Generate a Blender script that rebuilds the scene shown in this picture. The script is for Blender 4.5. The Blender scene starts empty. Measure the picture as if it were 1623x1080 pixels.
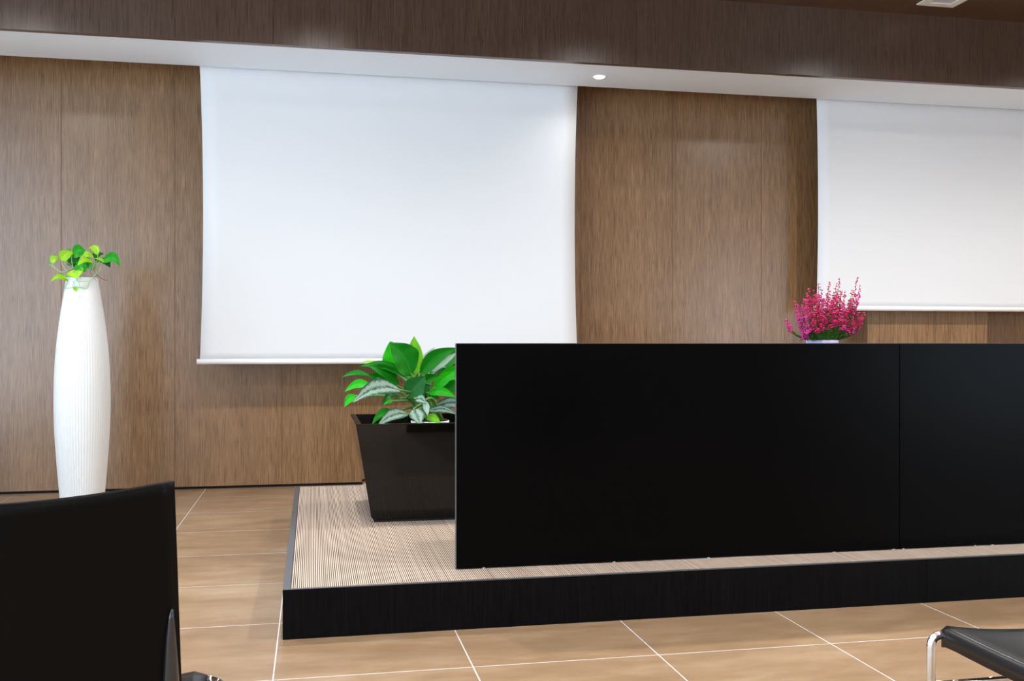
import bpy, bmesh, math, random
from mathutils import Vector, Matrix

SC = bpy.context.scene
COL = SC.collection
R = math.radians

# ------------------------------------------------------------------ camera, world, lights, exposure
F, CX, HY, H = 1570.0, 811.5, 544.0, 1.0          # focal length in pixels, principal column, horizon row, eye height
YAW = math.atan(316.5 / F)
cam = bpy.data.cameras.new('camera')
cam.sensor_width = 36.0
cam.lens = 36.0 * F / 1623.0
cam.shift_y = (HY - 540.0) / 1623.0
cam.clip_start = 0.02
co = bpy.data.objects.new('camera', cam)
COL.objects.link(co)
co.location = (0, 0, H)
co.rotation_euler = (R(90), 0, -YAW)
SC.camera = co

world = bpy.data.worlds.new('daylight')
SC.world = world
world.use_nodes = True
wb = world.node_tree.nodes['Background']
wb.inputs[0].default_value = (0.58, 0.79, 1.0, 1)
wb.inputs[1].default_value = 11.0
# added glow below the horizon to brighten the soffit, a cool sky above it
wt = world.node_tree
wc = wt.nodes.new('ShaderNodeTexCoord'); wz = wt.nodes.new('ShaderNodeSeparateXYZ'); wr = wt.nodes.new('ShaderNodeMapRange'); wm = wt.nodes.new('ShaderNodeMix')
wt.links.new(wc.outputs['Generated'], wz.inputs[0]); wt.links.new(wz.outputs[2], wr.inputs[0])
wr.inputs[1].default_value = -0.06; wr.inputs[2].default_value = 0.02
wm.data_type = 'RGBA'
wm.inputs[6].default_value = (1.15, 1.38, 1.6, 1); wm.inputs[7].default_value = (0.58, 0.79, 1.0, 1)
wt.links.new(wr.outputs[0], wm.inputs[0]); wt.links.new(wm.outputs[2], wb.inputs[0])

SC.view_settings.view_transform = 'Standard'
SC.view_settings.look = 'None'
SC.view_settings.gamma = 1.0
SC.view_settings.use_curve_mapping = False
SC.view_settings.exposure = -1.15
SC.cycles.use_denoising = True
SC.cycles.max_bounces = 10
SC.cycles.diffuse_bounces = 6
SC.cycles.sample_clamp_indirect = 8.0

SPOT_W, SPOT_COL = 350.0, (1.0, 0.97, 0.935)
def spot(x, y, z, w, size=162, col=SPOT_COL, rad=0.05, blend=1.0):
    l = bpy.data.lights.new('ceiling_lamp', 'SPOT')
    l.energy = w; l.color = col; l.spot_size = R(size); l.spot_blend = blend; l.shadow_soft_size = rad
    o = bpy.data.objects.new('ceiling_lamp', l)
    COL.objects.link(o); o.location = (x, y, z)
    return o
for x in (-1.95, 0.05, 2.05, 4.0, 6.0):            # the row that glints on the bulkhead
    spot(x, 4.7, 3.22, SPOT_W * (1.45 if x > 3 else 1.0))
for x in (-1.95, 0.05, 2.05, 4.0, 6.0):            # rows farther back over the seats
    spot(x, 2.6, 3.22, SPOT_W * (1.25 if x > 3 else 1.0))
    spot(x, 0.2, 3.22, SPOT_W * 0.8)
    spot(x, -2.4, 3.22, SPOT_W * 0.7)
    spot(x, -5.4, 3.22, SPOT_W * 0.7)

def portal(loc, rot, sx, sy):
    l = bpy.data.lights.new('window_portal', 'AREA')
    l.shape = 'RECTANGLE'; l.size = sx; l.size_y = sy
    l.cycles.is_portal = True
    o = bpy.data.objects.new('window_portal', l)
    COL.objects.link(o); o.location = loc; o.rotation_euler = rot
portal((-3.45, -1.8, 1.66), (R(90), 0, R(-90)), 13.6, 3.1)  # faces +X
portal((7.45, -2.6, 1.4), (R(90), 0, R(90)), 3.8, 2.6)   # faces -X

# ------------------------------------------------------------------ helpers
def tag(o, label=None, cat=None, group=None, kind=None):
    if label: o['label'] = label
    if cat: o['category'] = cat
    if group: o['group'] = group
    if kind: o['kind'] = kind
    return o

def thing(name, label, cat, loc=(0, 0, 0), group=None):
    o = bpy.data.objects.new(name, None)
    o.empty_display_size = 0.1
    COL.objects.link(o); o.location = loc
    return tag(o, label, cat, group)

def obj(name, bm, mat, parent=None, smooth=False, label=None, keep=False):
    me = bpy.data.meshes.new(name)
    if not keep: bmesh.ops.recalc_face_normals(bm, faces=bm.faces[:])
    bm.to_mesh(me); bm.free()
    for m in (mat if isinstance(mat, (list, tuple)) else [mat]):
        me.materials.append(m)
    if smooth:
        for p in me.polygons: p.use_smooth = True
    o = bpy.data.objects.new(name, me)
    COL.objects.link(o)
    if parent is not None:
        o.parent = parent
        o.matrix_parent_inverse = Matrix.Translation(parent.location).inverted()
    if label: o['label'] = label
    return o

def box(bm, x0, x1, y0, y1, z0, z1, bev=0.0, mi=0):
    v = [bm.verts.new((x, y, z)) for x in (x0, x1) for y in (y0, y1) for z in (z0, z1)]
    q = [(0, 1, 3, 2), (4, 6, 7, 5), (0, 4, 5, 1), (2, 3, 7, 6), (0, 2, 6, 4), (1, 5, 7, 3)]
    fs = [bm.faces.new([v[i] for i in f]) for f in q]
    for f in fs: f.material_index = mi
    if bev:
        es = list({e for f in fs for e in f.edges})
        bmesh.ops.bevel(bm, geom=es, offset=bev, segments=2, profile=0.5, affect='EDGES')
    return bm

def bx(*a, **k):
    return box(bmesh.new(), *a, **k)

def tube(bm, pts, r, n=10, cap=True):
    """a round tube through the points; r a number or one radius per point"""
    pts = [Vector(p) for p in pts]
    rs = r if isinstance(r, (list, tuple)) else [r] * len(pts)
    rings = []
    ref = None
    for i, p in enumerate(pts):
        t = (pts[min(i + 1, len(pts) - 1)] - pts[max(i - 1, 0)]).normalized()
        if ref is None:
            ref = Vector((0, 0, 1)) if abs(t.z) < 0.9 else Vector((1, 0, 0))
        a = (ref - t * ref.dot(t)).normalized(); b = t.cross(a); ref = a
        rings.append([bm.verts.new(p + (a * math.cos(2 * math.pi * k / n) + b * math.sin(2 * math.pi * k / n)) * rs[i]) for k in range(n)])
    for A, B in zip(rings, rings[1:]):
        for k in range(n):
            bm.faces.new((A[k], A[(k + 1) % n], B[(k + 1) % n], B[k]))
    if cap:
        bm.faces.new(rings[0][::-1]); bm.faces.new(rings[-1])
    return bm

def bend(pts, rad, seg=6):
    """rounds the corners of a polyline"""
    pts = [Vector(p) for p in pts]
    out = [pts[0]]
    for a, b, c in zip(pts, pts[1:], pts[2:]):
        d0 = (a - b).normalized(); d1 = (c - b).normalized()
        p0 = b + d0 * rad; p1 = b + d1 * rad
        for k in range(seg + 1):
            t = k / seg
            out.append(p0 * (1 - t) ** 2 + b * 2 * t * (1 - t) + p1 * t * t)
    out.append(pts[-1])
    return out

def smooth_path(pts, per=5):
    """Catmull-Rom through the points"""
    P = [Vector(p) for p in pts]
    P = [P[0] * 2 - P[1]] + P + [P[-1] * 2 - P[-2]]
    out = []
    for i in range(1, len(P) - 2):
        for k in range(per):
            t = k / per
            out.append(0.5 * ((2 * P[i]) + (P[i + 1] - P[i - 1]) * t + (2 * P[i - 1] - 5 * P[i] + 4 * P[i + 1] - P[i + 2]) * t * t
                              + (3 * P[i] - P[i - 1] - 3 * P[i + 1] + P[i + 2]) * t ** 3))
    out.append(P[-2])
    return out

CS, SN = math.cos(YAW), math.sin(YAW)
def at(px, py, Y):
    """the place at room depth Y that the photograph shows at this pixel"""
    t = (px - CX) / F
    d = Y / (CS - t * SN)
    return Vector(((t * CS + SN) * d, Y, H - (py - HY) / F * d))

# ------------------------------------------------------------------ materials
def lin(r, g, b):
    f = lambda c: (c / 255) / 12.92 if c <= 10 else (((c / 255) + 0.055) / 1.055) ** 2.4
    return (f(r), f(g), f(b), 1)

def mat(name, col=(0.5, 0.5, 0.5, 1), rough=0.5, spec=0.5, metal=0.0, coat=0.0):
    m = bpy.data.materials.new(name); m.use_nodes = True
    b = m.node_tree.nodes['Principled BSDF']
    b.inputs['Base Color'].default_value = col
    b.inputs['Roughness'].default_value = rough
    b.inputs['Specular IOR Level'].default_value = spec
    b.inputs['Metallic'].default_value = metal
    b.inputs['Coat Weight'].default_value = coat
    b.inputs['Coat Roughness'].default_value = 0.03
    return m

class N:
    """a small wrapper for wiring nodes"""
    def __init__(s, m): s.t = m.node_tree; s.b = s.t.nodes['Principled BSDF']
    def new(s, typ, **k):
        n = s.t.nodes.new(typ)
        for a, v in k.items(): setattr(n, a, v)
        return n
    def link(s, a, b): s.t.links.new(a, b)
    def pos(s): return s.new('ShaderNodeNewGeometry').outputs['Position']
    def mapping(s, vec, loc=(0, 0, 0), scale=(1, 1, 1)):
        n = s.new('ShaderNodeMapping'); n.inputs['Location'].default_value = loc; n.inputs['Scale'].default_value = scale
        s.link(vec, n.inputs['Vector']); return n.outputs[0]
    def noise(s, vec, scale=1, detail=3, rough=0.5):
        n = s.new('ShaderNodeTexNoise'); n.inputs['Scale'].default_value = scale; n.inputs['Detail'].default_value = detail
        n.inputs['Roughness'].default_value = rough; s.link(vec, n.inputs['Vector']); return n.outputs['Fac']
    def ramp(s, fac, stops):
        n = s.new('ShaderNodeValToRGB'); e = n.color_ramp.elements
        while len(e) < len(stops): e.new(0.5)
        for i, (p, c) in enumerate(stops): e[i].position = p; e[i].color = c
        s.link(fac, n.inputs[0]); return n.outputs[0]
    def mix(s, fac, a, b, blend='MIX'):
        n = s.new('ShaderNodeMix', data_type='RGBA', blend_type=blend)
        for v, i in ((fac, 0), (a, 6), (b, 7)):
            if hasattr(v, 'links'): s.link(v, n.inputs[i])
            else: n.inputs[i].default_value = v
        return n.outputs[2]
    def math(s, op, a, b=0.0):
        n = s.new('ShaderNodeMath', operation=op)
        for v, i in ((a, 0), (b, 1)):
            if hasattr(v, 'links'): s.link(v, n.inputs[i])
            else: n.inputs[i].default_value = v
        return n.outputs[0]

def wood(name, dark, mid, light, rough=0.42, spec=0.35, axis='Z'):
    """straight-grained veneer, the grain along one axis"""
    m = mat(name, mid, rough, spec); n = N(m); p = n.pos()
    def sc(a, b): return {'Z': (a, a, b), 'Y': (a, b, a)}[axis]
    fine = n.noise(n.mapping(p, scale=sc(235, 6.0)), 1, 4, 0.65)
    mid_ = n.noise(n.mapping(p, scale=sc(38, 0.5)), 1, 3, 0.6)
    wide = n.noise(n.mapping(p, scale=sc(6, 0.12)), 1, 2, 0.5)
    f = n.math('ADD', n.math('MULTIPLY', fine, 0.72), n.math('ADD', n.math('MULTIPLY', mid_, 0.16), n.math('MULTIPLY', wide, 0.12)))
    c = n.ramp(f, [(0.33, dark), (0.5, mid), (0.66, light)])
    pore = n.ramp(n.noise(n.mapping(p, loc=(3, 7, 1), scale=sc(150, 8.0)), 1, 2, 0.5), [(0.30, (0.5, 0.45, 0.42, 1)), (0.40, (1, 1, 1, 1))])
    c = n.mix(0.8, c, pore, 'MULTIPLY')
    n.link(c, n.b.inputs['Base Color'])
    bu = n.new('ShaderNodeBump'); bu.inputs['Strength'].default_value = 0.12; bu.inputs['Distance'].default_value = 0.001
    n.link(fine, bu.inputs['Height']); n.link(bu.outputs[0], n.b.inputs['Normal'])
    return m

M = {}
M['wall_wood'] = wood('oak veneer', (0.080, 0.037, 0.013, 1), (0.230, 0.123, 0.054, 1), (0.352, 0.205, 0.101, 1), rough=0.26, spec=0.8)
M['ceiling_wood'] = wood('dark ceiling veneer', (0.05, 0.024, 0.012, 1), (0.09, 0.045, 0.022, 1), (0.13, 0.07, 0.036, 1), axis='Y')
M['fascia_wood'] = wood('dark fascia veneer', (0.042, 0.023, 0.014, 1), (0.078, 0.045, 0.030, 1), (0.108, 0.065, 0.045, 1), rough=0.30, spec=0.5)  # bulkhead veneer, toned darker than the wall veneer
M['seam'] = mat('panel seam', (0.17, 0.075, 0.028, 1), 0.7)
M['void'] = mat('shadow gap', (0.006, 0.006, 0.007, 1), 0.8)
M['white_paint'] = mat('white paint', (0.83, 0.90, 0.97, 1), 0.6, 0.3)
M['plaster'] = mat('off-white plaster', (0.78, 0.77, 0.75, 1), 0.8, 0.2)
M['beige'] = mat('beige plaster', (0.50, 0.42, 0.34, 1), 0.8, 0.2)
M['screen'] = mat('matt screen fabric', (0.76, 0.775, 0.80, 1), 0.85, 0.1)
M['bar'] = mat('white lacquered aluminium', (0.88, 0.88, 0.89, 1), 0.35, 0.5)
M['black'] = mat('satin black laminate', (0.0012, 0.0012, 0.0014, 1), 0.26, 0.06)
M['black_edge'] = mat('black edging', (0.075, 0.08, 0.09, 1), 0.35, 0.5)
M['black_wood'] = wood('black stained wood', (0.0015, 0.0015, 0.0018, 1), (0.003, 0.003, 0.0035, 1), (0.006, 0.006, 0.007, 1), rough=0.33, spec=0.07)
M['edging'] = mat('grey panel edging', (0.075, 0.075, 0.078, 1), 0.5)
M['steel'] = mat('brushed metal edge', (0.45, 0.46, 0.48, 1), 0.3, 0.5, 1.0)
M['chrome'] = mat('chrome', (0.86, 0.88, 0.9, 1), 0.06, 0.5, 1.0)
M['leather'] = mat('black hide', (0.0045, 0.005, 0.006, 1), 0.33, 0.34)
M['roll_hide'] = mat('blue-sheened black hide', (0.010, 0.012, 0.017, 1), 0.24, 1.0)  # bluish base: reflected window light put into the roll's colour
M['back_hide'] = mat('smooth black back', (0.004, 0.0038, 0.0036, 1), 0.35, 0.08)
M['gloss_black'] = mat('high-gloss black lacquer', (0.004, 0.0035, 0.003, 1), 0.05, 0.35, coat=0.1)
M['vase'] = mat('white ceramic', (0.74, 0.76, 0.765, 1), 0.45, 0.3)
M['lilac'] = mat('lilac pot', (0.50, 0.45, 0.72, 1), 0.45)
M['white_pot'] = mat('white plastic pot', (0.80, 0.80, 0.82, 1), 0.45)
M['soil'] = mat('potting soil', (0.03, 0.02, 0.014, 1), 0.95, 0.1)
M['stem'] = mat('pale green stem', (0.10, 0.22, 0.04, 1), 0.5)
M['vine'] = mat('light green vine', (0.26, 0.50, 0.20, 1), 0.5)
M['twig'] = mat('dry brown root', (0.10, 0.05, 0.04, 1), 0.8)
M['heath_green'] = mat('heather leaves', (0.055, 0.19, 0.012, 1), 0.6)
M['diffuser'] = mat('grey lamp glass', (0.55, 0.55, 0.62, 1), 0.4)
M['cream'] = mat('cream metal', (0.78, 0.76, 0.68, 1), 0.5)

m = mat('lit lamp', (1, 1, 1, 1)); M['lamp'] = m
m.node_tree.nodes['Principled BSDF'].inputs['Emission Color'].default_value = (1, 0.98, 0.95, 1)
m.node_tree.nodes['Principled BSDF'].inputs['Emission Strength'].default_value = 40

# window glass: mostly clear, a little reflection
m = bpy.data.materials.new('window glass'); m.use_nodes = True; M['glass'] = m
t = m.node_tree; t.nodes.remove(t.nodes['Principled BSDF'])
mx = t.nodes.new('ShaderNodeMixShader'); mx.inputs[0].default_value = 0.06
tr = t.nodes.new('ShaderNodeBsdfTransparent'); gl = t.nodes.new('ShaderNodeBsdfGlossy'); gl.inputs['Roughness'].default_value = 0.02
t.links.new(tr.outputs[0], mx.inputs[1]); t.links.new(gl.outputs[0], mx.inputs[2])
t.links.new(mx.outputs[0], t.nodes['Material Output'].inputs[0])

# floor tiles, 0.6 m, pale grout
m = mat('beige stoneware tiles', rough=0.36, spec=0.4); M['tiles'] = m; n = N(m)
p = n.pos()
br = n.new('ShaderNodeTexBrick', offset=0.0, squash=1.0)
br.inputs['Scale'].default_value = 1.0
br.inputs['Brick Width'].default_value = 0.601; br.inputs['Row Height'].default_value = 0.6085
br.inputs['Mortar Size'].default_value = 0.0021; br.inputs['Mortar Smooth'].default_value = 0.1
br.inputs['Color1'].default_value = (0.32, 0.32, 0.32, 1); br.inputs['Color2'].default_value = (0.68, 0.68, 0.68, 1)
br.inputs['Mortar'].default_value = (0.5, 0.5, 0.5, 1)
n.link(n.mapping(p, loc=(0.1145 + 0.601 * 20, -3.019 + 0.6085 * 20, 0)), br.inputs['Vector'])
sep = n.new('ShaderNodeSeparateColor'); n.link(br.outputs['Color'], sep.inputs[0])
warp = n.new('ShaderNodeTexNoise'); warp.inputs['Scale'].default_value = 2.0; n.link(p, warp.inputs['Vector'])
vein = n.noise(n.mapping(n.mix(0.12, p, warp.outputs['Color']), scale=(3.0, 8.5, 1)), 1, 7, 0.68)
blot = n.noise(n.mapping(p, scale=(1.3, 1.6, 1)), 1, 3, 0.5)
f = n.math('ADD', n.math('MULTIPLY', vein, 0.55), n.math('ADD', n.math('MULTIPLY', blot, 0.33), n.math('MULTIPLY', sep.outputs[0], 0.12)))
c = n.ramp(f, [(0.32, (0.190, 0.120, 0.064, 1)), (0.5, (0.288, 0.184, 0.106, 1)), (0.68, (0.39, 0.285, 0.185, 1))])
n.link(n.mix(br.outputs['Fac'], c, (0.64, 0.65, 0.64, 1)), n.b.inputs['Base Color'])

# striped carpet, the stripes running front to back
m = mat('striped carpet', rough=0.95, spec=0.1); M['carpet'] = m; n = N(m)
p = n.pos()
sx = n.new('ShaderNodeSeparateXYZ'); n.link(p, sx.inputs[0])
s1 = n.math('SINE', n.math('MULTIPLY', sx.outputs[0], 2 * math.pi / 0.0069))
nz = n.noise(n.mapping(p, scale=(190, 0.25, 0)), 1, 3, 0.6)
f = n.math('ADD', n.math('MULTIPLY', s1, 0.30), nz)
c = n.ramp(f, [(0.28, (0.075, 0.055, 0.047, 1)), (0.46, (0.30, 0.225, 0.18, 1)), (0.58, (0.66, 0.53, 0.43, 1))])
pile = n.noise(n.mapping(p, scale=(300, 300, 300)), 1, 2)
n.link(n.mix(0.25, c, n.ramp(pile, [(0.3, (0.2, 0.2, 0.2, 1)), (0.7, (1, 1, 1, 1))]), 'MULTIPLY'), n.b.inputs['Base Color'])

def leaf_mat(name, a, b, silver=None, edge=0.0, rough=0.42):
    """green blade: lighter midrib, faint side veins, optional silver variegation between veins"""
    m = mat(name, a, rough, 0.25); n = N(m)
    uv = n.new('ShaderNodeUVMap').outputs[0]
    s = n.new('ShaderNodeSeparateXYZ'); n.link(uv, s.inputs[0])
    across = n.math('ABSOLUTE', n.math('SUBTRACT', s.outputs[0], 0.5))           # 0 midrib .. 0.5 margin
    nz = n.noise(n.mapping(uv, scale=(3, 5, 1)), 1, 3)
    c = n.mix(nz, a, b)
    if silver:
        band = n.math('ADD', n.math('SUBTRACT', 0.5, n.math('ABSOLUTE', n.math('SUBTRACT', across, 0.22))), n.math('MULTIPLY', n.noise(n.mapping(uv, scale=(4, 14, 1)), 1, 4, 0.7), 0.55))
        c = n.mix(n.ramp(band, [(0.56, (0, 0, 0, 1)), (0.70, (1, 1, 1, 1))]), c, silver)
    rib = n.ramp(across, [(0.0, (1, 1, 1, 1)), (0.045, (0, 0, 0, 1))])
    c = n.mix(n.math('MULTIPLY', rib, 0.35), c, tuple(min(1, x * 1.7 + 0.02) for x in b[:3]) + (1,))
    n.link(c, n.b.inputs['Base Color'])
    n.b.inputs['Transmission Weight'].default_value = 0.0
    n.b.inputs['Subsurface Weight'].default_value = 0.0
    # thin blade: some light comes through
    tl = n.new('ShaderNodeBsdfTranslucent'); n.link(c, tl.inputs[0])
    mx = n.new('ShaderNodeMixShader'); mx.inputs[0].default_value = 0.3
    n.link(n.b.outputs[0], mx.inputs[1]); n.link(tl.outputs[0], mx.inputs[2])
    n.link(mx.outputs[0], n.t.nodes['Material Output'].inputs[0])
    return m
M['leaf_bright'] = leaf_mat('bright green leaf', (0.006, 0.36, 0.003, 1), (0.025, 0.56, 0.003, 1))
M['leaf_mid'] = leaf_mat('mid green leaf', (0.003, 0.155, 0.004, 1), (0.006, 0.25, 0.004, 1))
M['leaf_dark'] = leaf_mat('dark green leaf', (0.004, 0.085, 0.010, 1), (0.008, 0.15, 0.012, 1))
M['leaf_silver'] = leaf_mat('silver variegated leaf', (0.015, 0.07, 0.04, 1), (0.03, 0.12, 0.06, 1), silver=(0.30, 0.42, 0.35, 1))
M['leaf_pale'] = leaf_mat('pale silver underside', (0.34, 0.52, 0.42, 1), (0.52, 0.68, 0.58, 1))
M['leaf_yellow'] = leaf_mat('yellow green leaf', (0.19, 0.52, 0.01, 1), (0.36, 0.66, 0.02, 1))
M['leaf_lime'] = leaf_mat('lime leaf', (0.09, 0.48, 0.01, 1), (0.26, 0.62, 0.02, 1), silver=(0.42, 0.68, 0.05, 1))
M['leaf_deep'] = leaf_mat('deep green leaf', (0.012, 0.30, 0.012, 1), (0.03, 0.42, 0.02, 1))

def petal_mat(name, a, b):
    m = mat(name, a, 0.55, 0.3); n = N(m)
    n.link(n.mix(n.noise(n.pos(), 90, 2), a, b), n.b.inputs['Base Color']); return m
M['petal'] = [petal_mat('crimson heather bells', (0.36, 0.006, 0.060, 1), (0.66, 0.03, 0.15, 1)),
              petal_mat('pink heather bells', (0.46, 0.008, 0.13, 1), (0.74, 0.06, 0.28, 1)),
              petal_mat('magenta heather bells', (0.42, 0.008, 0.16, 1), (0.68, 0.06, 0.33, 1))]

# ------------------------------------------------------------------ the room
XL, XR, YB, YW, ZC = -3.3, 7.3, -9.0, 7.06, 3.26
YF, YS, ZS = 6.13, 6.75, 2.812                    # bulkhead face, back edge and underside of the white soffit

def struct(name, bm, m, **k):
    return tag(obj(name, bm, m, **k), kind='structure')

struct('floor', bx(XL - .2, XR + .2, YB - .2, YW + .2, -0.12, 0), M['tiles'])
struct('ceiling', bx(XL - .2, XR + .2, YB - .2, YW + .2, ZC, ZC + 0.15), M['ceiling_wood'])

# wall behind the desk: veneer panels with narrow seams on a dark backing
bm = bmesh.new()
box(bm, XL - .2, XR + .2, YW + 0.02, YW + 0.2, 0, ZC, mi=2)
box(bm, XL - .2, XR + .2, YW + 0.0006, YW + 0.02, 0.019, ZC, mi=1)
seams = [XL - .2, -2.36, -1.639, -0.917, -0.206, 0.51, 1.225, 1.941, 2.654, 3.371, 4.09, 4.81, 5.575, 6.29, XR + .2]
for a, b in zip(seams, seams[1:]):
    box(bm, a + 0.0022, b - 0.0022, YW, YW + 0.008, 0.019, ZC, mi=0)
struct('wall_back', bm, [M['wall_wood'], M['seam'], M['void']])

# side and rear walls with the windows that let the day in
def wall_with_hole(bm, u0, u1, h0, h1, w0, w1, t0, t1, axis):
    def b(ua, ub, za, zb):
        if axis == 'Y': box(bm, t0, t1, ua, ub, za, zb)
        else: box(bm, ua, ub, t0, t1, za, zb)
    b(u0, w0, 0, ZC); b(w1, u1, 0, ZC); b(w0, w1, 0, h0); b(w0, w1, h1, ZC)
    return bm
struct('wall_left', wall_with_hole(bmesh.new(), YB - .2, YW, 0.1, 3.2, -8.6, 5.0, XL - .2, XL, 'Y'), M['plaster'])
struct('wall_front', bx(XL, XR, YB - .2, YB, 0, ZC), M['plaster'])
struct('wall_right', wall_with_hole(bmesh.new(), YB - .2, YW, 0.1, 2.7, -4.5, -0.7, XR, XR + .2, 'Y'), M['beige'])
def window(name, u0, u1, z0, z1, t, axis, nb):
    r = bpy.data.objects.new(name, None); COL.objects.link(r); tag(r, kind='structure')
    fr = bmesh.new()
    def b(bmx, ua, ub, za, zb, h):
        if axis == 'Y': box(bmx, t - h, t + h, ua, ub, za, zb)
        else: box(bmx, ua, ub, t - h, t + h, za, zb)
    b(fr, u0, u1, z0, z0 + .05, .03); b(fr, u0, u1, z1 - .05, z1, .03)
    for k in range(nb + 1):
        u = u0 + (u1 - u0) * k / nb
        a = min(max(u - .03, u0), u1 - .06)
        b(fr, a, a + .06, z0 + .05, z1 - .05, .03)
    obj('window_frame', fr, M['bar'], r)
    g = bmesh.new(); b(g, u0 + .06, u1 - .06, z0 + .05, z1 - .05, .004)
    obj('window_pane', g, M['glass'], r)
window('window_1', -8.6, 5.0, 0.1, 3.2, XL - 0.1, 'Y', 8)
window('window_2', -4.5, -0.7, 0.1, 2.7, XR + 0.1, 'Y', 3)

# dropped bulkhead: dark veneer face and white underside, an open slot behind it for the screens
bm = bmesh.new()
fs = [XL, -2.5, at(433, 50, YF).x, 2.06, at(1558, 90, YF).x, 6.9, XR]
for a, b in zip(fs, fs[1:]):
    box(bm, a + 0.001, b - 0.001, YF, YF + 0.045, ZS - 0.012, ZC)
struct('trim_1', bm, M['fascia_wood'])
struct('trim_2', bx(XL, XR, YF + 0.045, YS, ZS, ZS + 0.05), M['white_paint'])
struct('trim_3', bx(XL, XR, YS - 0.02, YS, ZS + 0.05, ZC), M['white_paint'])

# shallow veneered box standing proud of the wall under the right-hand screen
bm = bmesh.new()
xs = [4.169, 4.27, 5.106, 5.206]
for a, b in zip(xs, xs[1:]):
    box(bm, a + (0.0015 if a > 4.2 else 0), b - (0.0015 if b < 5.2 else 0), 6.9, YW, 0.0, 2.1)
struct('trim_4', bm, M['wall_wood'])

# ------------------------------------------------------------------ ceiling fittings
t = thing('downlight', 'small round lit downlight set into the white soffit', 'light', (1.913, 6.484, ZS))
bm = bmesh.new(); n_ = 28
ra = [(0.034, 0.0), (0.046, -0.004), (0.050, 0.0)]
rings = [[bm.verts.new((1.913 + r * math.cos(2 * math.pi * k / n_), 6.484 + r * math.sin(2 * math.pi * k / n_), ZS + z)) for k in range(n_)] for r, z in ra]
for A, B in zip(rings, rings[1:]):
    for k in range(n_): bm.faces.new((A[k], A[(k + 1) % n_], B[(k + 1) % n_], B[k]))
obj('trim_ring', bm, M['white_paint'], t, True)
bm = bmesh.new(); bmesh.ops.create_cone(bm, cap_ends=True, segments=24, radius1=0.033, radius2=0.03, depth=0.006, matrix=Matrix.Translation((1.913, 6.484, ZS - 0.003)))
obj('bulb', bm, M['lamp'], t)
spot(1.913, 6.484, ZS - 0.015, 28, size=150, rad=0.03)

t = thing('ceiling_light', 'square recessed ceiling fitting with cream frame and grey centre', 'light', (4.08, 5.80, ZC))
bm = bmesh.new()
x0, x1, y0, y1, w = 3.945, 4.215, 5.66, 5.935, 0.055
for a in ((x0, x1, y0, y0 + w), (x0, x1, y1 - w, y1), (x0, x0 + w, y0 + w, y1 - w), (x1 - w, x1, y0 + w, y1 - w)):
    box(bm, *a, ZC - 0.008, ZC)
obj('frame', bm, M['cream'], t)
obj('diffuser', bx(x0 + w, x1 - w, y0 + w, y1 - w, ZC - 0.003, ZC), M['diffuser'], t)

# ------------------------------------------------------------------ projection screens
def screen(label, xl, xr, zb, waist):
    """fabric with gently drawn-in sides hanging out of the slot, a round bar in its hem"""
    ys = 6.80
    r = thing('projection_screen', label, 'screen', ((xl + xr) / 2, ys, zb), 'projection screens on the wood wall')
    bm = bmesh.new(); nx, nz = 24, 40; zt = 2.93
    g = []
    for j in range(nz + 1):
        v = j / nz; z = zb + 0.012 + (zt - zb - 0.012) * v
        inn = waist * math.sin(math.pi * min(1, max(0, (z - zb) / (2.82 - zb)))) ** 0.8
        row = []
        for i in range(nx + 1):
            u = i / nx
            row.append(bm.verts.new((xl + inn + (xr - xl - 2 * inn) * u, ys + 0.006 * math.sin(math.pi * v) * (1 - 4 * (u - 0.5) ** 2), z)))
        g.append(row)
    for j in range(nz):
        for i in range(nx):
            bm.faces.new((g[j][i], g[j][i + 1], g[j + 1][i + 1], g[j + 1][i]))
    o = obj('screen_fabric', bm, M['screen'], r, True)
    sm = o.modifiers.new('thickness', 'SOLIDIFY'); sm.thickness = 0.001
    bm = tube(bmesh.new(), [(xl - 0.018, ys, zb), (xl - 0.016, ys, zb), (xr + 0.016, ys, zb), (xr + 0.018, ys, zb)], [0.014, 0.0185, 0.0185, 0.014], 20)
    obj('bottom_bar', bm, M['bar'], r, True)
    bm = tube(bmesh.new(), [(xl - 0.03, ys, 2.955), (xr + 0.03, ys, 2.955)], 0.03, 20)
    obj('roller', bm, M['bar'], r, True)
    return r
screen('large white projection screen hanging behind the tall planter, the longer of the two', -0.727, 1.846, 0.877, 0.022)
screen('white projection screen hanging above the pink heather, cut off at the right', 3.690, 6.263, 1.262, 0.012)

# ------------------------------------------------------------------ platform
PX0, PX1, PY0, PY1, PZ = -0.098, 5.4, 3.42, 5.843, 0.17
t = thing('platform', 'low black platform with striped carpet top carrying the long desk', 'platform', (2.6, 4.6, 0))
xs = at(1469, 930, PY0).x
obj('front_board', bx(PX0, xs - 0.0006, PY0, PY0 + 0.02, 0.0, PZ - 0.003, 0.0012), M['black_wood'], t)
obj('front_board', bx(xs + 0.0006, PX1, PY0, PY0 + 0.02, 0.0, PZ - 0.003, 0.0012), M['black_wood'], t)
obj('side_board', bx(PX0, PX0 + 0.02, PY0 + 0.0205, PY1, 0.0, PZ - 0.003, 0.0012), M['black_wood'], t)
obj('rear_board', bx(PX0 + 0.0205, PX1, PY1 - 0.02, PY1, 0.0, PZ - 0.003), M['black_wood'], t)
obj('end_board', bx(PX1 - 0.02, PX1, PY0 + 0.021, PY1 - 0.021, 0.0, PZ - 0.003), M['black_wood'], t)
bm = bmesh.new()
box(bm, PX0, PX1, PY0, PY0 + 0.012, PZ - 0.0028, PZ, 0.0008)
obj('front_edge_strip', bm, M['black_edge'], t)
obj('side_edge_strip', bx(PX0, PX0 + 0.026, PY0 + 0.0125, PY1, PZ - 0.0028, PZ, 0.0008), M['black_edge'], t)
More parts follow.
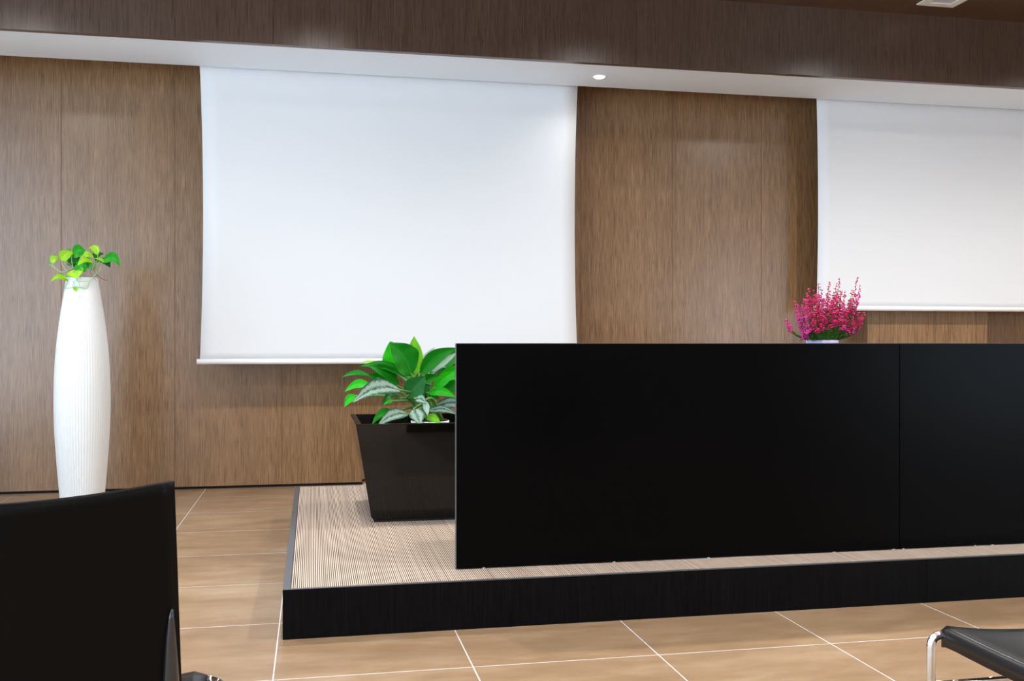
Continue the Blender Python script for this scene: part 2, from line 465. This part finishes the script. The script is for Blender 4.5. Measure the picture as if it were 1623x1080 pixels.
obj('carpet', bx(PX0 + 0.0265, PX1, PY0 + 0.0125, PY1, PZ - 0.0028, PZ), M['carpet'], t)

# ------------------------------------------------------------------ desk
t = thing('desk', 'long black conference desk with tall front panels on the striped platform', 'desk', (2.3, 3.9, PZ))
DX0, DXS, DX1, DY = 0.517, 2.312, 4.107, 3.592
for a, b in ((DX0, DXS - 0.0015), (DXS + 0.0015, DX1)):
    obj('front_panel', bx(a, b, DY, DY + 0.025, PZ + 0.004, 0.9975, 0.0008), M['black'], t)
    obj('top_edging', bx(a, b, DY + 0.0005, DY + 0.0245, 0.9976, 0.9995), M['edging'], t, label='thin grey edging strip')
obj('end_edging', bx(DX0 - 0.0016, DX0 - 0.0001, DY + 0.0005, DY + 0.0245, PZ + 0.004, 0.9975), M['edging'], t, label='thin grey edging strip')
for a, b in ((DX0 + 0.28, DXS - 0.0015), (DXS + 0.0015, DX1)):
    obj('worktop', bx(a, b, DY + 0.0255, DY + 0.68, 0.872, 0.8985, 0.0015), M['black'], t)
for x in (DX0 + 0.30, DXS - 0.03, DX1 - 0.05):
    obj('support_panel', bx(x, x + 0.03, DY + 0.026, DY + 0.6, PZ, 0.872), M['black'], t)
for x in (0.62, 1.12, 1.5, 2.03, 2.29, 2.335, 2.66, 2.74, 3.2, 3.7):
    bm = bmesh.new()
    bmesh.ops.create_cone(bm, cap_ends=True, segments=12, radius1=0.007, radius2=0.006, depth=0.004, matrix=Matrix.Translation((x, DY + 0.009, PZ + 0.002)))
    obj('levelling_foot', bm, M['steel'], t)

# ------------------------------------------------------------------ leaves
WIDE = 1.22
def leaf_bm(base, tip, width, arc=0.12, roll=0.0, heart=False, fold=0.16, curl=0.0, toward=0.0, seg=12, half=4):
    """a blade from base to tip: midrib bowed upward by arc x length, rolled about its own axis,
    the middle pushed toward the viewer side of the room by toward x length"""
    base, tip = Vector(base), Vector(tip)
    ax = tip - base; L = ax.length; axn = ax.normalized()
    ref = Vector((0, -1, 0.35)).normalized()                      # blades mostly show their upper face to the room
    side = axn.cross(ref)
    if side.length < 0.05: side = axn.cross(Vector((1, 0, 0)))
    side.normalize()
    side = Matrix.Rotation(roll, 3, axn) @ side
    nrm = side.cross(axn).normalized()
    up = Vector((0, 0, 1)); up = up - axn * up.dot(axn)
    up = up.normalized() if up.length > 0.3 else nrm
    bm = bmesh.new(); uvl = bm.loops.layers.uv.new('UVMap')
    rows = []
    for j in range(seg + 1):
        t = j / seg
        if heart:
            w = (math.sin(math.pi * min(1, t * 1.0) ** 0.62)) ** 0.72 if 0 < t < 1 else 0.0
            w = max(w, 0.32 if t == 0 else 0)
        else:
            w = (math.sin(math.pi * t ** 0.82)) ** 0.85 if 0 < t < 1 else 0.0
            w *= (1 - 0.22 * t)
        w = max(w, 0.012) * width * 0.5 * WIDE
        c = base + ax * t + up * (arc * L * math.sin(math.pi * t)) + nrm * (toward * L * math.sin(math.pi * t)) - nrm * (curl * L * t * t)
        row = []
        for i in range(-half, half + 1):
            s = i / half
            rip = 0.03 * width * math.sin(t * 17 + i * 0.4) * s * s
            p = c + side * (w * s) + nrm * (fold * w * (abs(s) ** 1.3) * 1.0 + rip)
            row.append((bm.verts.new(p), (s * 0.5 + 0.5, t)))
        rows.append(row)
    for A, B in zip(rows, rows[1:]):
        for i in range(2 * half):
            q = (A[i], A[i + 1], B[i + 1], B[i])
            f = bm.faces.new([x[0] for x in q])
            for lp, x in zip(f.loops, q): lp[uvl].uv = x[1]
    return bm

# ------------------------------------------------------------------ square planter and its plant
def frustum(bm, cx, cy, levels):
    """square rings (half x, half y, z) joined up"""
    rings = [[bm.verts.new((cx + sx * hx, cy + sy * hy, z)) for sx, sy in ((-1, -1), (1, -1), (1, 1), (-1, 1))] for hx, hy, z in levels]
    for A, B in zip(rings, rings[1:]):
        for k in range(4): bm.faces.new((A[k], A[(k + 1) % 4], B[(k + 1) % 4], B[k]))
    return rings
PCX, PCY = 0.519, 4.855
t = thing('planter', 'glossy black tapered square planter standing on the striped platform', 'planter', (PCX, PCY, PZ))
bm = bmesh.new()
zt = 0.632
rg = frustum(bm, PCX, PCY, [(0.243, 0.243, PZ + 0.012), (0.2535, 0.2535, PZ + 0.03), (0.326, 0.326, zt - 0.004), (0.328, 0.328, zt), (0.300, 0.300, zt - 0.0), (0.298, 0.298, zt - 0.004), (0.280, 0.280, zt - 0.11)])
bm.faces.new(rg[0][::-1]); bm.faces.new(rg[-1])
es = [e for e in bm.edges if abs((e.verts[0].co - e.verts[1].co).z) > 0.3]
bmesh.ops.bevel(bm, geom=es, offset=0.006, segments=3, profile=0.5, affect='EDGES')
obj('planter_body', bm, M['gloss_black'], t)
obj('plinth', bx(PCX - 0.238, PCX + 0.238, PCY - 0.238, PCY + 0.238, PZ, PZ + 0.0118), M['void'], t)

def U(u, v, Y): return at(540 + u / 6.747, 530 + v / 6.747, Y)
pk = 6.747 * F / 4.85                                    # crop units per metre at the plant
pt = thing('potted_plant', 'bushy green plant with silver marked leaves growing in the black planter', 'plant', (PCX, PCY, zt - 0.11))
bm = bmesh.new(); bmesh.ops.create_cone(bm, cap_ends=True, segments=32, radius1=0.082, radius2=0.094, depth=0.098, matrix=Matrix.Translation((PCX + 0.045, PCY - 0.03, zt - 0.060)))
obj('inner_pot', bm, M['white_pot'], pt, True)
bm = bmesh.new(); bmesh.ops.create_cone(bm, cap_ends=True, segments=32, radius1=0.088, radius2=0.086, depth=0.006, matrix=Matrix.Translation((PCX + 0.045, PCY - 0.03, zt - 0.0079)))
obj('soil', bm, M['soil'], pt)
B, Mi, D, S, Pa, Ye = 'leaf_bright', 'leaf_mid', 'leaf_dark', 'leaf_silver', 'leaf_pale', 'leaf_yellow'
# base u,v  tip u,v  width  depth base, depth tip, arc, roll, material
leaves = [
 (760, 440, 520, 90, 300, 4.80, 4.76, .10, .25, Mi), (640, 410, 530, 75, 275, 4.90, 4.92, .0, -.2, B),
 (790, 445, 785, 20, 175, 4.93, 4.97, .0, .15, 'leaf_lime2'), (860, 330, 1005, 140, 80, 5.00, 5.05, .0, .3, Pa),
 (845, 440, 1250, 148, 150, 4.84, 4.84, .12, .2, Mi), (955, 400, 1250, 190, 70, 4.92, 4.95, .0, .3, Pa),
 (975, 430, 1145, 375, 100, 4.95, 5.0, .35, .1, S), (990, 585, 1235, 385, 110, 4.82, 4.78, .03, .1, B),
 (1000, 595, 1230, 572, 110, 4.88, 4.9, .22, .2, Mi), (925, 632, 1240, 680, 85, 4.76, 4.70, .13, .3, B),
 (715, 668, 905, 450, 210, 4.74, 4.70, .0, -.1, D), (870, 645, 965, 550, 140, 4.80, 4.80, .3, .2, D),
 (718, 470, 205, 345, 115, 4.82, 4.74, .12, .35, Mi), (620, 560, 290, 340, 145, 4.80, 4.73, .12, .2, Mi),
 (470, 325, 215, 292, 34, 4.95, 5.0, .04, .4, Ye), (320, 450, 8, 462, 62, 4.82, 4.78, .13, .3, Mi),
 (530, 590, 290, 435, 165, 4.84, 4.80, .1, .1, Mi), (330, 545, 40, 618, 95, 4.90, 4.92, .16, .2, B),
 (190, 665, 40, 782, 90, 4.86, 4.86, .2, .2, B), (650, 605, 130, 732, 165, 4.70, 4.58, .16, .15, S),
 (650, 690, 438, 775, 80, 4.74, 4.68, .3, .3, D), (725, 855, 395, 980, 120, 4.68, 4.575, .12, .1, S),
 (600, 835, 330, 972, 90, 4.74, 4.62, .16, .3, Mi), (790, 800, 850, 965, 150, 4.64, 4.56, .0, .0, S),
 (935, 822, 1245, 860, 70, 4.74, 4.66, .12, .25, S), (905, 885, 1075, 958, 75, 4.66, 4.58, .1, .3, 'leaf_lime2'),
 (880, 705, 1055, 690, 100, 4.78, 4.80, .2, .3, D), (905, 715, 930, 875, 60, 4.66, 4.62, .0, .2, Pa),
 (895, 515, 1045, 455, 90, 4.86, 4.86, .12, .25, Mi), (560, 720, 440, 760, 60, 4.8, 4.8, .2, .1, B),
 (700, 420, 715, 300, 60, 4.98, 5.0, .0, .0, Pa), (800, 690, 915, 740, 90, 4.66, 4.62, .15, .2, S),
 # the side toward the desk
 (1010, 560, 1420, 360, 140, 4.90, 4.95, .1, .2, B), (1010, 640, 1480, 590, 120, 4.86, 4.86, .14, .25, Mi),
 (980, 430, 1380, 180, 150, 4.98, 5.05, .1, .2, Mi), (1000, 780, 1400, 800, 110, 4.8, 4.74, .14, .2, S),
 (900, 500, 1150, 240, 140, 5.02, 5.12, .08, .1, Mi), (820, 560, 560, 300, 150, 5.0, 5.12, .06, -.1, Mi),
]
M['leaf_lime2'] = leaf_mat('young yellow green leaf', (0.10, 0.42, 0.008, 1), (0.20, 0.55, 0.012, 1))
random.seed(4)
for k, (bu, bv, tu, tv, w, yb, yt, arc, roll, mt) in enumerate(leaves):
    b0, t0 = U(bu, bv, yb), U(tu, tv, yt)
    lf = obj('leaf', leaf_bm(b0, t0, w / pk, arc, roll, fold=0.22), M[mt], pt, True, keep=True)
    root = Vector((PCX + 0.04 + random.uniform(-.06, .06), PCY - 0.03 + random.uniform(-.05, .05), zt - 0.007))
    d = (t0 - b0).normalized()
    mid = (root + b0) / 2 + Vector((0, 0, 0.035)) - d * 0.02
    if b0.z < root.z + 0.03: mid.z = root.z + 0.05
    pth = smooth_path([root, mid, b0 - d * 0.004, b0 + d * 0.012], 5)
    obj('leaf_stalk', tube(bmesh.new(), pth, [0.0095 - 0.0062 * i / (len(pth) - 1) for i in range(len(pth))], 7), M['stem'], lf, True)

# ------------------------------------------------------------------ tall vase and trailing plant
VX, VY = -1.316, 6.16
prof = [(0.0, 0.100), (0.004, 0.116), (0.10, 0.1205), (0.30, 0.1365), (0.50, 0.149), (0.66, 0.1525), (0.82, 0.1495), (0.98, 0.139), (1.13, 0.122), (1.27, 0.102), (1.378, 0.0855), (1.382, 0.0825), (1.376, 0.079), (1.25, 0.092)]
def vase_r(z):
    for (z0, r0), (z1, r1) in zip(prof[1:10], prof[2:11]):
        if z0 <= z <= z1:
            return r0 + (r1 - r0) * (z - z0) / (z1 - z0)
    return 0.0855
t = thing('floor_vase', 'tall white ribbed vase standing on the tiles against the wood wall', 'vase', (VX, VY, 0))
bm = bmesh.new(); nr, per = 60, 6; nn = nr * per
out = smooth_path([(r, 0, z) for z, r in prof[1:11]], 4)
zr = [(prof[0][0], prof[0][1], 0)] + [(p.z, p.x, 1) for p in out] + [(z, r, 0) for z, r in prof[11:]]
rings = []
for z, r, rib in zr:
    row = []
    for k in range(nn):
        a = 2 * math.pi * k / nn
        # irregular ribbing: groups of deep pleats fading to nearly smooth bands
        dep = 0.0046 * (0.55 + 0.45 * math.sin(3 * a + 0.8)) * rib * min(1, max(0, (1.36 - z) / 0.25))
        rr = r + dep * (abs(math.sin(a * nr / 2)) - 0.6)
        row.append(bm.verts.new((VX + rr * math.cos(a), VY + rr * math.sin(a), z)))
    rings.append(row)
for A, B_ in zip(rings, rings[1:]):
    for k in range(nn): bm.faces.new((A[k], A[(k + 1) % nn], B_[(k + 1) % nn], B_[k]))
bm.faces.new(rings[0][::-1]); bm.faces.new(rings[-1])
obj('vase_body', bm, M['vase'], t, True)

vt = thing('trailing_plant', 'trailing lime green plant spilling over the rim of the white vase', 'plant', (VX, VY, 1.375))
def V(u, v, Y=VY): return at(60 + u / 10.8, 380 + v / 10.8, Y)
vk = 10.8 * F / 5.78
bm = bmesh.new(); bmesh.ops.create_cone(bm, cap_ends=True, segments=32, radius1=0.0815, radius2=0.076, depth=0.02, matrix=Matrix.Translation((VX, VY, 1.350)))
obj('soil', bm, M['soil'], vt)
Li, De, Da, Yl = 'leaf_lime', 'leaf_deep', 'leaf_dark', 'leaf_yellow'
yv = VY
vl = [  # base, tip, width, dy base, dy tip, arc, roll, material
 (225, 395, 375, 300, 85, -.05, -.02, .20, .15, Li), (395, 345, 600, 215, 125, -.06, -.03, .12, .1, Yl),
 (440, 300, 568, 145, 70, .04, .05, .0, -.2, De), (585, 265, 850, 250, 150, -.02, .02, .28, .1, De),
 (1030, 250, 850, 150, 95, -.02, .02, .25, .2, Li), (955, 305, 755, 330, 95, -.08, -.12, .32, .1, Li),
 (935, 385, 685, 440, 100, -.10, -.15, .28, .1, Yl), (1100, 365, 1420, 455, 125, -.04, -.02, .36, .1, De),
 (1070, 340, 1240, 475, 90, .05, .08, .18, .0, Da), (930, 300, 1130, 242, 70, .07, .1, .1, .1, Da),
 (655, 400, 500, 420, 130, .03, .03, .15, .0, Da), (640, 455, 825, 555, 130, -.10, -.12, .28, .1, De),
 (630, 520, 680, 660, 190, -.11, -.14, .0, .05, Li), (515, 700, 215, 728, 75, -.08, -.10, .28, .2, Yl),
 (640, 800, 665, 895, 55, -.13, -.13, .0, .1, Li), (1130, 385, 970, 325, 45, -.06, -.08, .14, .2, Yl),
 (790, 400, 830, 510, 90, .02, .0, .1, .0, Da), (880, 385, 880, 505, 90, .03, .0, .1, .0, De),
 (480, 370, 520, 300, 60, .05, .06, .0, .1, De), (1000, 380, 1080, 300, 70, .06, .07, .1, .1, Da),
 (720, 430, 640, 340, 80, .08, .12, .1, .0, De), (560, 300, 760, 340, 60, .09, .1, .05, .0, Da),
]
for (bu, bv, tu, tv, w, d0, d1, arc, roll, mt) in vl:
    obj('leaf', leaf_bm(V(bu, bv, yv + d0), V(tu, tv, yv + d1), w * 1.25 / vk, arc, roll, heart=True, fold=0.25), M[mt], vt, True, keep=True)
vines = [  # (u, v, depth offset) paths, radius
 ([(195, 415, -.06), (270, 470, -.08), (400, 558, -.11), (500, 535, -.10), (600, 500, -.06), (680, 510, 0.0)], .0022),
 ([(245, 390, -.05), (280, 465, -.07), (330, 520, -.1), (400, 558, -.11)], .0018),
 ([(400, 345, -.06), (430, 450, -.09), (500, 530, -.1), (600, 510, -.05)], .0018),
 ([(515, 695, -.09), (490, 760, -.11), (480, 835, -.12), (620, 815, -.135), (740, 828, -.14), (850, 828, -.13), (885, 700, -.11), (1000, 575, -.08), (970, 500, -.04), (900, 490, 0)], .0020),
 ([(515, 690, -.09), (530, 610, -.095), (600, 600, -.105), (650, 560, -.1), (720, 500, -.03)], .0016),
 ([(665, 660, -.13), (680, 710, -.12), (760, 717, -.115), (885, 712, -.11)], .0018),
 ([(705, 715, -.12), (710, 790, -.13), (760, 828, -.14)], .0014),
 ([(585, 270, -.02), (580, 360, -.03), (605, 470, -.04), (680, 520, 0)], .0020),
 ([(1028, 245, -.02), (1015, 350, -.03), (975, 470, -.02), (930, 520, 0)], .0020),
 ([(955, 305, -.08), (985, 390, -.07), (960, 480, -.03), (920, 520, 0)], .0020),
 ([(1060, 350, -.02), (1010, 440, -.03), (960, 510, -.02), (900, 520, 0.01)], .0018),
 ([(1105, 375, -.04), (1075, 480, -.05), (1030, 590, -.06), (990, 560, -.06), (940, 510, -.02)], .0022),
 ([(930, 390, -.1), (925, 450, -.07), (905, 520, -.02)], .0020),
 ([(470, 310, .02), (490, 375, .0), (600, 470, 0), (700, 520, 0)], .0018),
 ([(740, 340, -.05), (700, 420, -.05), (740, 510, 0)], .0018),
 ([(640, 450, -.09), (690, 500, -.06), (760, 520, 0)], .0018),
 ([(600, 700, -.13), (620, 760, -.13), (645, 805, -.13)], .0014),
]
for pth, r in vines:
    obj('vine', tube(bmesh.new(), smooth_path([V(u, v, yv + d) for u, v, d in pth], 5), r, 7), M['vine'], vt, True)
for pth, r in [([(950, 520, -.02), (1020, 610, -.05), (1090, 665, -.05), (1185, 700, -.05)], .0016), ([(890, 540, -.07), (940, 640, -.1), (1010, 720, -.11)], .0008)]:
    obj('dry_root', tube(bmesh.new(), smooth_path([V(u, v, yv + d) for u, v, d in pth], 5), r, 6), M['twig'], vt, True, label='thin dry brown root')

# ------------------------------------------------------------------ heather on the desk
HX, HYY, HZ = 2.182, 3.97, 0.90
t = thing('potted_heather', 'pink flowering heather in a lilac pot on the black desk', 'plant', (HX, HYY, HZ))
bm = bmesh.new(); nn = 40
pp = [(0.045, 0.0), (0.058, 0.004), (0.066, 0.085), (0.0685, 0.086), (0.069, 0.1115), (0.066, 0.1125), (0.063, 0.108), (0.060, 0.085)]
rings = [[bm.verts.new((HX + r * math.cos(2 * math.pi * k / nn), HYY + r * math.sin(2 * math.pi * k / nn), HZ + z)) for k in range(nn)] for r, z in pp]
for A, B_ in zip(rings, rings[1:]):
    for k in range(nn): bm.faces.new((A[k], A[(k + 1) % nn], B_[(k + 1) % nn], B_[k]))
bm.faces.new(rings[0][::-1])
bm.faces.new(rings[-1])
obj('pot', bm, M['lilac'], t, True)

def G(u, v, Y): return at(1240 + u / 9.0, 430 + v / 9.0, Y)
random.seed(11)
def bell(bm, c, r, ax):
    """one small bell-shaped floret"""
    ax = Vector(ax).normalized()
    a = ax.orthogonal().normalized(); b = ax.cross(a); n = 6
    lv = [(-1.0, 0.25), (-0.3, 0.85), (0.5, 0.72), (1.0, 0.5)]
    rg = [[bm.verts.new(c + ax * (r * 1.15 * h) + (a * math.cos(2 * math.pi * k / n) + b * math.sin(2 * math.pi * k / n)) * (r * q)) for k in range(n)] for h, q in lv]
    for A, B_ in zip(rg, rg[1:]):
        for k in range(n): bm.faces.new((A[k], A[(k + 1) % n], B_[(k + 1) % n], B_[k]))
    bm.faces.new(rg[0][::-1]); bm.faces.new(rg[-1])
tips = [(45, 685, 0, .42), (185, 425, -.02, .40), (215, 545, .02, .5), (370, 235, 0, .60), (350, 290, .03, .6), (515, 165, .01, .66), (455, 260, -.03, .6),
        (560, 270, .03, .6), (665, 160, .02, .62), (645, 300, -.03, .6), (770, 170, 0, .62), (820, 100, .01, .66), (850, 270, .03, .6), (735, 310, -.03, .6),
        (900, 280, .0, .6), (1000, 265, .0, .58), (1075, 85, .02, .66), (1110, 200, -.01, .60), (975, 410, -.03, .6), (1095, 590, .01, .45), (1170, 575, 0, .42),
        (1035, 800, -.03, .4), (265, 985, -.05, .5), (320, 400, -.04, .58), (270, 480, .03, .55), (590, 380, -.05, .6), (480, 400, -.06, .6), (680, 480, -.07, .55),
        (790, 420, -.05, .6), (880, 440, -.06, .55), (1040, 500, .04, .5), (940, 560, -.07, .5), (230, 620, -.04, .55), (330, 640, -.07, .55), (420, 560, -.07, .6),
        (540, 520, -.08, .55), (760, 560, -.08, .5), (240, 720, -.03, .5), (290, 840, -.07, .5), (1010, 690, -.05, .45), (600, 640, -.085, .4), (400, 480, .05, .6),
        (700, 400, .05, .6), (820, 500, .06, .55), (500, 330, .05, .6), (1130, 660, .03, .42), (440, 700, -.09, .4), (860, 650, -.09, .4), (330, 900, -.08, .45), (960, 880, -.06, .3), (560, 760, -.095, .35), (690, 770, -.1, .3), (500, 830, -.1, .25), (880, 780, -.09, .3), (760, 700, -.09, .35)]
fol = bmesh.new()
for k, (u, v, dy, frac) in enumerate(tips):
    tip = G(u, v, HYY + dy)
    bu = 600 + (u - 600) * 0.38
    root = Vector((HX + (bu - 600) / 9.0 / 375.0, HYY + dy * 0.45, HZ + 0.108))
    lean = tip - root
    mid = root + lean * 0.5 + Vector((lean.x * 0.16, 0, -abs(lean.x) * 0.22 + 0.008))
    if v > 850: mid = root + lean * 0.5 + Vector((0, 0, 0.035))
    path = smooth_path([root, mid, tip], 14)
    n = len(path) - 1
    L = sum((path[i + 1] - path[i]).length for i in range(n))
    bm = bmesh.new()
    tall = v < 320
    cnt = int(26 + 300 * L * frac * 1.5)
    for q in range(cnt):
        s = 1 - frac * (random.random() ** 0.85)
        fi = s * n; i0 = min(int(fi), n - 1); p = path[i0].lerp(path[i0 + 1], fi - i0)
        dens = 1.0
        e = (1 - s) / frac                                        # 0 at the tip
        if tall and e < 0.3 and random.random() < 0.62: continue   # sparse dark tips
        ang = random.uniform(0, 2 * math.pi)
        rad = random.uniform(0.003, 0.0125) * (0.38 + 0.62 * min(1, e * 2.2))
        off = Vector((math.cos(ang) * rad, math.sin(ang) * rad, random.uniform(-.002, .002)))
        ax = off.normalized() + Vector((0, 0, -0.35))
        bell(bm, p + off, random.uniform(0.0026, 0.0038), ax)
    pet = M['petal'][1 if u < 330 or k % 4 == 1 else 0]
    if 200 < u < 340 and v > 540: pet = M['petal'][2]
    sp = obj('flower_spike', bm, pet, t, True)
    obj('flower_stem', tube(bmesh.new(), path, [0.0013 - 0.0006 * i / n for i in range(n + 1)], 5), M['heath_green'] if v > 320 else M['twig'], sp)
    for q in range(int(150 * L / 0.2)):                              # needle leaves on the lower stems
        s = random.uniform(0.05, 0.62); fi = s * n; i0 = min(int(fi), n - 1); p = path[i0].lerp(path[i0 + 1], fi - i0)
        a = random.uniform(0, 6.283); dr = Vector((math.cos(a), math.sin(a), random.uniform(0.4, 1.2))).normalized()
        e = p + dr * random.uniform(0.008, 0.014); sd = dr.cross(Vector((math.sin(a * 3), math.cos(a * 5), .3))).normalized() * 0.0011
        v0, v1, v2, v3 = (fol.verts.new(x) for x in (p - sd, p + sd, (p + e) / 2 + sd * 1.3, e))
        v4 = fol.verts.new((p + e) / 2 - sd * 1.3)
        fol.faces.new((v0, v1, v2, v3, v4))
f_o = obj('foliage', fol, M['heath_green'], t); f_o['kind'] = 'stuff'

# ------------------------------------------------------------------ chairs
def chair(cx, yf, label):
    """sling chair facing the desk: hide seat and tall curved reclined back on chromed tube"""
    W, ZSEAT, DEP = 0.225, 0.447, 0.41
    yb = yf - DEP
    t = thing('chair', label, 'chair', (cx, yf - 0.2, 0))
    # seat: sags between its side rails, rolled edges
    bm = bmesh.new(); nx, ny = 20, 14; top = []; bot = []
    for j in range(ny + 1):
        y0_ = yb + DEP * j / ny; a = []; b = []
        for i in range(nx + 1):
            s = -1 + 2 * i / nx; y = y0_
            sag = 0.020 * (1 - abs(s) ** 2.2)
            edge = max(0.0, (abs(s) - 0.86) / 0.14)
            z = ZSEAT + 0.003 - sag - 0.004 * edge ** 3 + 0.004 * math.sin(math.pi * j / ny) * -1
            if j == ny: z -= 0.003
            x = cx + s * W
            rc = max(0.0, (abs(s) - 0.90) / 0.10) ** 2 * max(0.0, (j - ny + 2) / 2)      # rounded front corners
            y -= 0.016 * rc * (j == ny); z -= 0.003 * rc
            a.append(bm.verts.new((x, y, z)))
            b.append(bm.verts.new((x, y, z - 0.012 - 0.022 * edge ** 0.5)))
        top.append(a); bot.append(b)
    for j in range(ny):
        for i in range(nx):
            bm.faces.new((top[j][i], top[j][i + 1], top[j + 1][i + 1], top[j + 1][i]))
            bm.faces.new((bot[j][i], bot[j + 1][i], bot[j + 1][i + 1], bot[j][i + 1]))
        bm.faces.new((top[j][0], top[j + 1][0], bot[j + 1][0], bot[j][0]))
        bm.faces.new((top[j][nx], bot[j][nx], bot[j + 1][nx], top[j + 1][nx]))
    for i in range(nx):
        bm.faces.new((top[0][i], bot[0][i], bot[0][i + 1], top[0][i + 1]))
        bm.faces.new((top[ny][i], top[ny][i + 1], bot[ny][i + 1], bot[ny][i]))
    so = obj('seat', bm, M['leather'], t, True)
    # backrest: bent about an axis leaning back by 15 degrees
    rec = R(14); HB = 0.42; half = 0.228
    o0 = Vector((cx, yb - 0.005, 0.405)); up = Vector((0, -math.sin(rec), math.cos(rec))); fw = Vector((0, math.cos(rec), math.sin(rec)))
    bm = bmesh.new(); nx, nz = 30, 24; A = []
    for j in range(nz + 1):
        h = HB * j / nz; row = []
        for i in range(nx + 1):
            s = -1 + 2 * i / nx
            x = s * half
            dep = 0.062 * s * s 
            row.append(bm.verts.new(o0 + Vector((x, 0, 0)) + up * h + fw * dep))
        A.append(row)
    for j in range(nz):
        for i in range(nx):
            bm.faces.new((A[j][i], A[j][i + 1], A[j + 1][i + 1], A[j + 1][i]))
    b = obj('backrest', bm, M['back_hide'], t, True)
    sm = b.modifiers.new('thickness', 'SOLIDIFY'); sm.thickness = 0.006; sm.offset = 0
    rt = 0.0085
    for s in (-1, 1):
        lx = cx + s * (W + 0.022)
        # front leg: out of the seat's front corner, round a bend and down to the floor
        obj('leg', tube(bmesh.new(), bend([(cx + s * (W - 0.03), yf - 0.016, ZSEAT - 0.018), (lx, yf - 0.016, ZSEAT - 0.016), (lx, yf - 0.01, 0.0)], 0.024, 8), rt, 14), M['chrome'], t, True)
        obj('leg', tube(bmesh.new(), bend([(cx + s * (W - 0.03), yb + 0.03, ZSEAT - 0.030), (lx, yb + 0.03, ZSEAT - 0.030), (lx, yb - 0.02, 0.0)], 0.024, 8), rt, 14), M['chrome'], t, True)
        obj('seat_rail', tube(bmesh.new(), [(cx + s * (W - 0.014), yb + 0.03, ZSEAT - 0.028), (cx + s * (W - 0.014), yf - 0.016, ZSEAT - 0.024)], 0.009, 12), M['chrome'], t, True)
        # the hide is rolled round the frame along the lower side of the back
        rl = [(h, 0.0165 * (1 - h / 0.25) ** 0.55 + 0.0006) for h in (0.0, 0.03, 0.06, 0.10, 0.14, 0.18, 0.21, 0.235, 0.248)]
        ws = half - 0.006
        obj('side_roll', tube(bmesh.new(), [o0 + Vector((s * (ws - r * 0.45), 0, 0)) + up * h + fw * (0.062 * 0.88 - r * 0.35) for h, r in rl], [r for h, r in rl], 18), M['roll_hide'], t, True)
        e = lambda h: o0 + Vector((s * (half - 0.030), 0, 0)) + up * h + fw * (0.062 * 0.78 + 0.014)
        obj('back_rail', tube(bmesh.new(), [(cx + s * (W - 0.03), yb + 0.03, ZSEAT - 0.03), e(0.03), e(0.18), e(0.34)], 0.007, 12), M['chrome'], t, True)
    obj('cross_bar', tube(bmesh.new(), [(cx - W - 0.02, yf - 0.014, 0.335), (cx + W + 0.02, yf - 0.014, 0.335)], 0.005, 12), M['chrome'], t, True)
    return t
chair(-0.398, 1.755, 'black chair at lower left, seen from behind with its tall curved back')
chair(1.428, 1.745, 'black chair at lower right, only its sagging seat and chrome leg showing')
